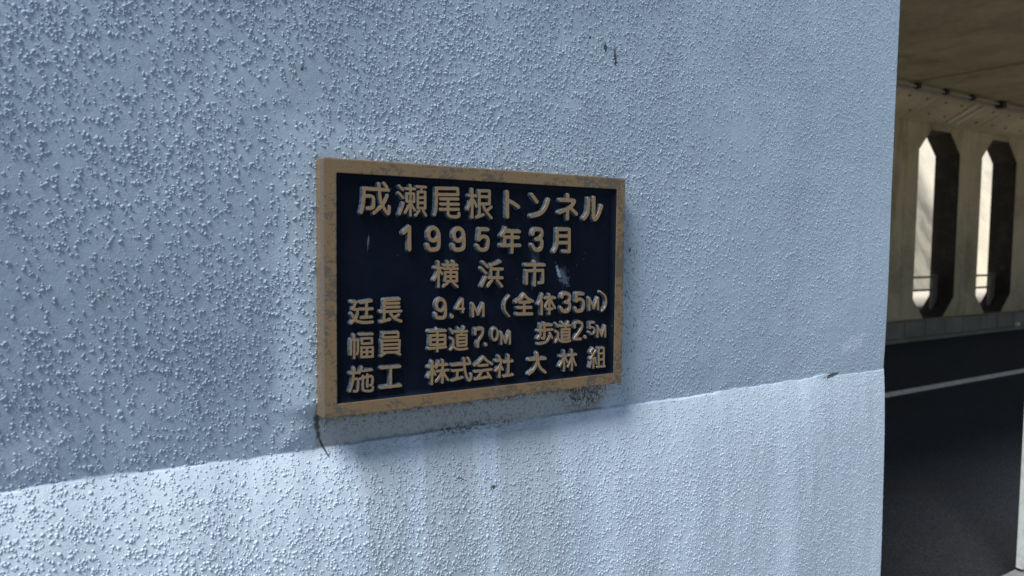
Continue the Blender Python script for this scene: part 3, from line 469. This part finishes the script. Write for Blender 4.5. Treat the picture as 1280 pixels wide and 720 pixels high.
# ------------------------------------------------------------------ the painted stucco wall
XE = 1.558
def vnoise(x, z, s, seed):
    # smooth value noise in numpy
    r = np.random.default_rng(seed); T = r.random((256, 256))
    u = x*s+37.1; v = z*s+53.7; i = np.floor(u).astype(int); j = np.floor(v).astype(int); fu = u-i; fv = v-j
    fu = fu*fu*(3-2*fu); fv = fv*fv*(3-2*fv); i &= 255; j &= 255; i1 = (i+1) & 255; j1 = (j+1) & 255
    return (T[i, j]*(1-fu)*(1-fv)+T[i1, j]*fu*(1-fv)+T[i, j1]*(1-fu)*fv+T[i1, j1]*fu*fv)-.5
def sst(t): t = np.clip(t, 0, 1); return t*t*(3-2*t)
def wall_y(x, z):
    zb = ZB+vnoise(x, z*0, 7, 1)*.006+vnoise(x, z*0, 40, 2)*.003+vnoise(x, z*0, 110, 4)*.0015+.006*np.exp(-((x-1.30)/.05)**2)
    d = z-zb
    left = 1-sst((x+.4)/1.6)
    A = .009+.016*left
    up = A*np.exp(-np.maximum(d, 0)/(.14+.10*left))
    dd = np.maximum(-d, 0)
    dn = (A-.0022)-(A+.0085)*(1-np.exp(-dd/.085))-.030*(1-np.exp(-dd/.5))
    t = sst((d+.0012+vnoise(x, z, 160, 3)*.002)/.0024)
    y = up*t+dn*(1-t)
    lo = 1-t
    y = y+lo*(vnoise(x, z*.16, 11, 5)*.0080+vnoise(x, z*.3, 30, 6)*.0016)+t*(vnoise(x, z*.6, 6, 7)*.0030+vnoise(x, z, 17, 8)*.0012)
    y = y+vnoise(x, z, 2.6, 9)*.006
    y = y*(1-.55*sst((x-1.0)/.55))
    near = sst((.07-np.maximum(np.maximum(-x, x-.6), np.maximum(-z-.0, z-.4)))/.07)   # plaster bedded flush behind the plaque
    y = y*(1-near*t*(.45+.55*sst((z+.01)/.03)))
    # rounded arris at the free end
    e = np.clip((x-(XE-.006))/.006, 0, 1)
    return y+.006*(1-np.sqrt(np.maximum(0, 1-e*e)))
def axis(parts):
    out = []
    for a, b, s in parts:
        n = max(1, int(round((b-a)/s))); out += list(np.linspace(a, b, n, endpoint=False))
    out.append(parts[-1][1]); return np.array(out)
wall = tag(empty('stucco_wall', (0, 0, ZG)), 'pale blue painted rough stucco concrete wall carrying the bronze plaque', 'wall')
xs = axis([(-3.6, -1.0, .08), (-1.0, XE-.008, .0055), (XE-.008, XE, .001)])
zs = axis([(ZG, -.75, .03), (-.75, ZB-.02, .006), (ZB-.02, ZB+.02, .001), (ZB+.02, 1.05, .006), (1.05, 2.58, .08)])
X, Z = np.meshgrid(xs, zs, indexing='ij'); Yv = wall_y(X, Z)
nx, nz = X.shape
co = np.stack([X, Yv, Z-ZG], -1).reshape(-1, 3)
idx = np.arange(nx*nz).reshape(nx, nz)
quads = np.stack([idx[:-1, :-1], idx[1:, :-1], idx[1:, 1:], idx[:-1, 1:]], -1).reshape(-1, 4)
def np_mesh(name, co, faces, k):
    me = bpy.data.meshes.new(name); me.vertices.add(len(co)); me.vertices.foreach_set('co', co.astype('f4').ravel())
    me.loops.add(faces.size); me.loops.foreach_set('vertex_index', faces.astype('i4').ravel())
    me.polygons.add(len(faces)); me.polygons.foreach_set('loop_start', (np.arange(len(faces))*k).astype('i4'))
    me.polygons.foreach_set('loop_total', np.full(len(faces), k, 'i4')); me.polygons.foreach_set('use_smooth', np.ones(len(faces), bool))
    me.update(calc_edges=True); return me
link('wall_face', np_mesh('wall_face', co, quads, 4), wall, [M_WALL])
mb = MB()  # concrete body behind the face
yb = .45
ye = [float(v) for v in wall_y(np.full(len(zs), XE), zs)]
for k in range(len(zs)-1):
    z0, z1 = zs[k]-ZG, zs[k+1]-ZG
    mb.add([(XE, ye[k], z0), (XE, yb, z0), (XE, yb, z1), (XE, ye[k+1], z1)], [(0, 1, 2, 3)])
H = 2.58-ZG
mb.add([(-3.6, .05, 0), (-3.6, yb, 0), (-3.6, yb, H), (-3.6, .05, H)], [(0, 3, 2, 1)])
mb.add([(XE, yb, 0), (-3.6, yb, 0), (-3.6, yb, H), (XE, yb, H)], [(0, 1, 2, 3)])
mb.add([(-3.6, .0, H), (XE, .0, H), (XE, yb, H), (-3.6, yb, H)], [(0, 1, 2, 3)])
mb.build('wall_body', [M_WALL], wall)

# spatter nubs standing on the wall
NN = 74000
px = rng.uniform(-.62, XE-.004, NN*3); pz = rng.uniform(-.72, 1.0, NN*3)
dens = .80+.75*vnoise(px, pz, 3.1, 21)+.75*vnoise(px, pz, 12, 22)+.05*px
lower = pz < ZB
dens = dens+np.where(lower, .28, 0)
underp = (px > .0) & (px < .60) & (pz > ZB+.002) & (pz < .4)
dens = np.where(underp & (pz < 0), .22, dens)
sidep = (px >= .6) & (px < .68) & (pz > ZB) & (pz < .36); dens = np.where(sidep, dens*.3, dens)
keep = (rng.random(NN*3)*1.15 < np.clip(dens, .05, 1.15)) & (np.abs(pz-(.19-.03*px)) < .52+.22*(px+.4)) & ~((px > .004) & (px < .596) & (pz > .004) & (pz < .394))
px, pz = px[keep][:NN], pz[keep][:NN]
# some nubs run into short chains
nch = len(px)//3; sel = rng.integers(0, len(px), nch); ang = rng.normal(1.2, .6, nch); dd = rng.uniform(.0018, .0042, nch)
px = np.concatenate([px, px[sel]+np.cos(ang)*dd]); pz = np.concatenate([pz, pz[sel]+np.sin(ang)*dd])
ok = px < XE-.004; px, pz = px[ok], pz[ok]
n = len(px)
rad = np.clip(np.exp(rng.normal(math.log(.00146), .25, n)), .0008, .0026)*(1-.06*px)
asp = np.exp(rng.normal(.10, .2, n)); th = np.where(rng.random(n) < .6, rng.normal(1.15, .45, n), rng.uniform(0, np.pi, n)); hgt = rad*rng.uniform(.60, 1.05, n)*(1.05-.28*np.clip(px, -.4, 1.6))*np.where(px > XE-.02, .6, 1)
y0 = wall_y(px, pz)
K = 5
a = np.arange(K)/K*2*np.pi
def ring(sc, h, jit):
    rr = rad[:, None]*sc*(1+rng.uniform(-jit, jit, (n, K)))
    u = rr*np.cos(a)[None]*asp[:, None]; v = rr*np.sin(a)[None]/asp[:, None]
    x = px[:, None]+u*np.cos(th)[:, None]-v*np.sin(th)[:, None]; z = pz[:, None]+u*np.sin(th)[:, None]+v*np.cos(th)[:, None]
    return np.stack([x, (y0-h)[:, None]+0*x, z-ZG], -1)
r0 = ring(1.3, -rad*.12, .28); r1 = ring(.70, hgt*.72, .30)
ap = np.stack([px+rng.uniform(-.2, .2, n)*rad, y0-hgt, pz-ZG], -1)[:, None]
co = np.concatenate([r0, r1, ap], 1); per = 2*K+1
tri = []
for i in range(K):
    j = (i+1) % K; tri += [(i, j, K+j), (i, K+j, K+i), (K+i, K+j, 2*K)]
tri = np.array(tri); faces = (tri[None]+np.arange(n)[:, None, None]*per).reshape(-1, 3)
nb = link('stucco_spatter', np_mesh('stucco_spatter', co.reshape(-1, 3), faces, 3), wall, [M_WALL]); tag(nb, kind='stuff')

# ------------------------------------------------------------------ the plaque
PW, PH, PT = .600, .3975, .029
FLOOR = -.0215
plq = tag(empty('name_plaque', (0, 0, 0)), 'bronze framed plaque with raised Japanese lettering on dark blue, on the pale blue wall', 'plaque')
def rrect(o, rad, k=4):
    # rounded rectangle inset by o
    x0, x1, z0, z1 = o, PW-o, o, PH-o; pts = []
    for cx, cz, a0 in ((x1-rad, z1-rad, 0), (x0+rad, z1-rad, 90), (x0+rad, z0+rad, 180), (x1-rad, z0+rad, 270)):
        for i in range(k+1):
            t = R(a0+90*i/k); pts.append((cx+rad*math.cos(t), cz+rad*math.sin(t)))
    return pts
prof = [(0, .012, .003), (0, -.0262, .003), (.0008, -.0284, .003), (.0026, -PT, .003), (.0205, -PT, .002), (.0218, -.0284, .002), (.0245, -.0245, .0035), (.0275, -.0229, .005), (.032, -.0223, .006)]
mb = MB(); rings = []
for o, y, rd in prof:
    rings.append([(x, y, z) for x, z in rrect(o, rd)])
m = len(rings[0]); vs = [p for rr in rings for p in rr]
fs = []; mi = []
for k in range(len(rings)-1):
    for i in range(m):
        j = (i+1) % m; fs.append((k*m+i, (k+1)*m+i, (k+1)*m+j, k*m+j)); mi.append(0 if k < 5 else 1)
nb_ = len(mb.v); mb.v += vs
for f, q in zip(fs, mi): mb.f.append(f); mb.mi.append(q); mb.sm.append(False)
mb.build('frame', [M_FRAME, M_FIELD], plq, recalc=True)
mb = MB(); gx = np.linspace(.028, PW-.028, 60); gz = np.linspace(.028, PH-.028, 40)
for i in range(len(gx)-1):
    pass
GX, GZ = np.meshgrid(gx, gz, indexing='ij'); GY = FLOOR+vnoise(GX, GZ, 30, 31)*.0005
ii = np.arange(GX.size).reshape(GX.shape); qd = np.stack([ii[:-1, :-1], ii[1:, :-1], ii[1:, 1:], ii[:-1, 1:]], -1).reshape(-1, 4)
link('field_panel', np_mesh('field_panel', np.stack([GX, GY, GZ], -1).reshape(-1, 3), qd, 4), plq, [M_FIELD])

# each character: signed distance to its strokes, contoured, then given a bevelled top and a drafted flank
def segdist(P, strokes, r, radc):
    D = np.full(P.shape[:-1], 1e9)
    for s in strokes:
        q = np.array(s, float).reshape(-1, 2)*1e-4
        if len(q) == 1: q = np.vstack([q, q])
        for A, B in zip(q[:-1], q[1:]):
            ab = B-A; L2 = ab@ab
            t = np.clip(((P-A)@ab)/L2, 0, 1) if L2 > 0 else np.zeros(P.shape[:-1])
            D = np.minimum(D, np.linalg.norm(P-A-t[..., None]*ab, axis=-1))
    return D-r
def glyph_mesh(name, radi, strokes):
    r = radi*1e-5; top_r = r
    al = np.concatenate([np.array(s, float).reshape(-1, 2) for s in strokes])*1e-4
    lo = al.min(0)-r-.002; hi = al.max(0)+r+.002; cs = .00055
    nx, nz = int((hi[0]-lo[0])/cs)+2, int((hi[1]-lo[1])/cs)+2
    gx = lo[0]+np.arange(nx)*cs; gz = lo[1]+np.arange(nz)*cs
    P = np.stack(np.meshgrid(gx, gz, indexing='ij'), -1)
    f = lambda Q: segdist(Q, strokes, 0, 0)
    D = f(P)-(top_r-.00005)
    D = np.where(np.abs(D) < 1e-7, 1e-7, D)
    verts = []; key = {}; edge_v = []
    def vg(i, j):
        k = ('g', i, j)
        if k not in key: key[k] = len(verts); verts.append((gx[i], gz[j]))
        return key[k]
    def ve(i, j, i2, j2):
        if (i2, j2) < (i, j): i, j, i2, j2 = i2, j2, i, j
        k = ('e', i, j, i2, j2)
        if k not in key:
            t = D[i, j]/(D[i, j]-D[i2, j2]); t = min(max(t, .02), .98)
            key[k] = len(verts); verts.append((gx[i]+(gx[i2]-gx[i])*t, gz[j]+(gz[j2]-gz[j])*t))
        return key[k]
    faces = []; cont = []
    for i in range(nx-1):
        for j in range(nz-1):
            c = [(i, j), (i+1, j), (i+1, j+1), (i, j+1)]
            ins = [D[p] < 0 for p in c]
            s = sum(ins)
            if s == 0: continue
            if s == 4: faces.append([vg(*p) for p in c]); continue
            tris = [(0, 1, 2), (0, 2, 3)]
            for tr in tris:
                poly = []; cut = []
                for k in range(3):
                    p, q = c[tr[k]], c[tr[(k+1) % 3]]; pi, qi = D[p] < 0, D[q] < 0
                    if pi: poly.append(vg(*p))
                    if pi != qi: e = ve(*p, *q); poly.append(e); cut.append((e, pi))
                if len(poly) >= 3: faces.append(poly)
                if len(cut) == 2:
                    (e1, o1), (e2, o2) = cut
                    cont.append((e1, e2) if o1 else (e2, e1))     # leaves the inside at e1, comes back at e2
    V = np.array(verts)
    cv = sorted({v for c in cont for v in c}); pos = {v: k for k, v in enumerate(cv)}
    Q = V[cv]; h = 1e-4
    gxv = f(Q+[h, 0])-f(Q-[h, 0]); gzv = f(Q+[0, h])-f(Q-[0, h]); g = np.stack([gxv, gzv], -1); g /= np.maximum(1e-9, np.linalg.norm(g, axis=1))[:, None]
    def off(o):
        oo = np.full(len(Q), o); base = f(Q)
        for _ in range(4):
            bad = (f(Q+g*oo[:, None])-base) < .7*oo; oo = np.where(bad, oo*.5, oo)
        return Q+g*oo[:, None]
    yt = -PT+.0006+random.uniform(-.0002, .0002)
    rings = [(Q, yt), (off(.00015), yt+.0003), (off(.0012), yt+.0045), (off(.0022), FLOOR+.0006)]
    me = MB(); me.add([(x, yt, z) for x, z in V], faces, 0, False)
    n0 = len(me.v); m = len(cv)
    for q, y in rings[1:]: me.v += [(a[0], y, a[1]) for a in q]
    for a, b in cont:
        lv = [(a, b)]+[(n0+k*m+pos[a], n0+k*m+pos[b]) for k in range(3)]
        for k in range(3):
            (p, q), (p2, q2) = lv[k], lv[k+1]
            me.f.append((q, p, p2, q2)); me.mi.append(0 if k == 0 else 1); me.sm.append(k > 0)
    return me
for ch, radi, strokes in GLYPHS:
    o = glyph_mesh(ch, radi, strokes).build('raised_character', [M_LET, M_SIDE], plq, recalc=False)
    o['label'] = 'raised bronze full stop' if ch == '.' else 'raised bronze character '+ch
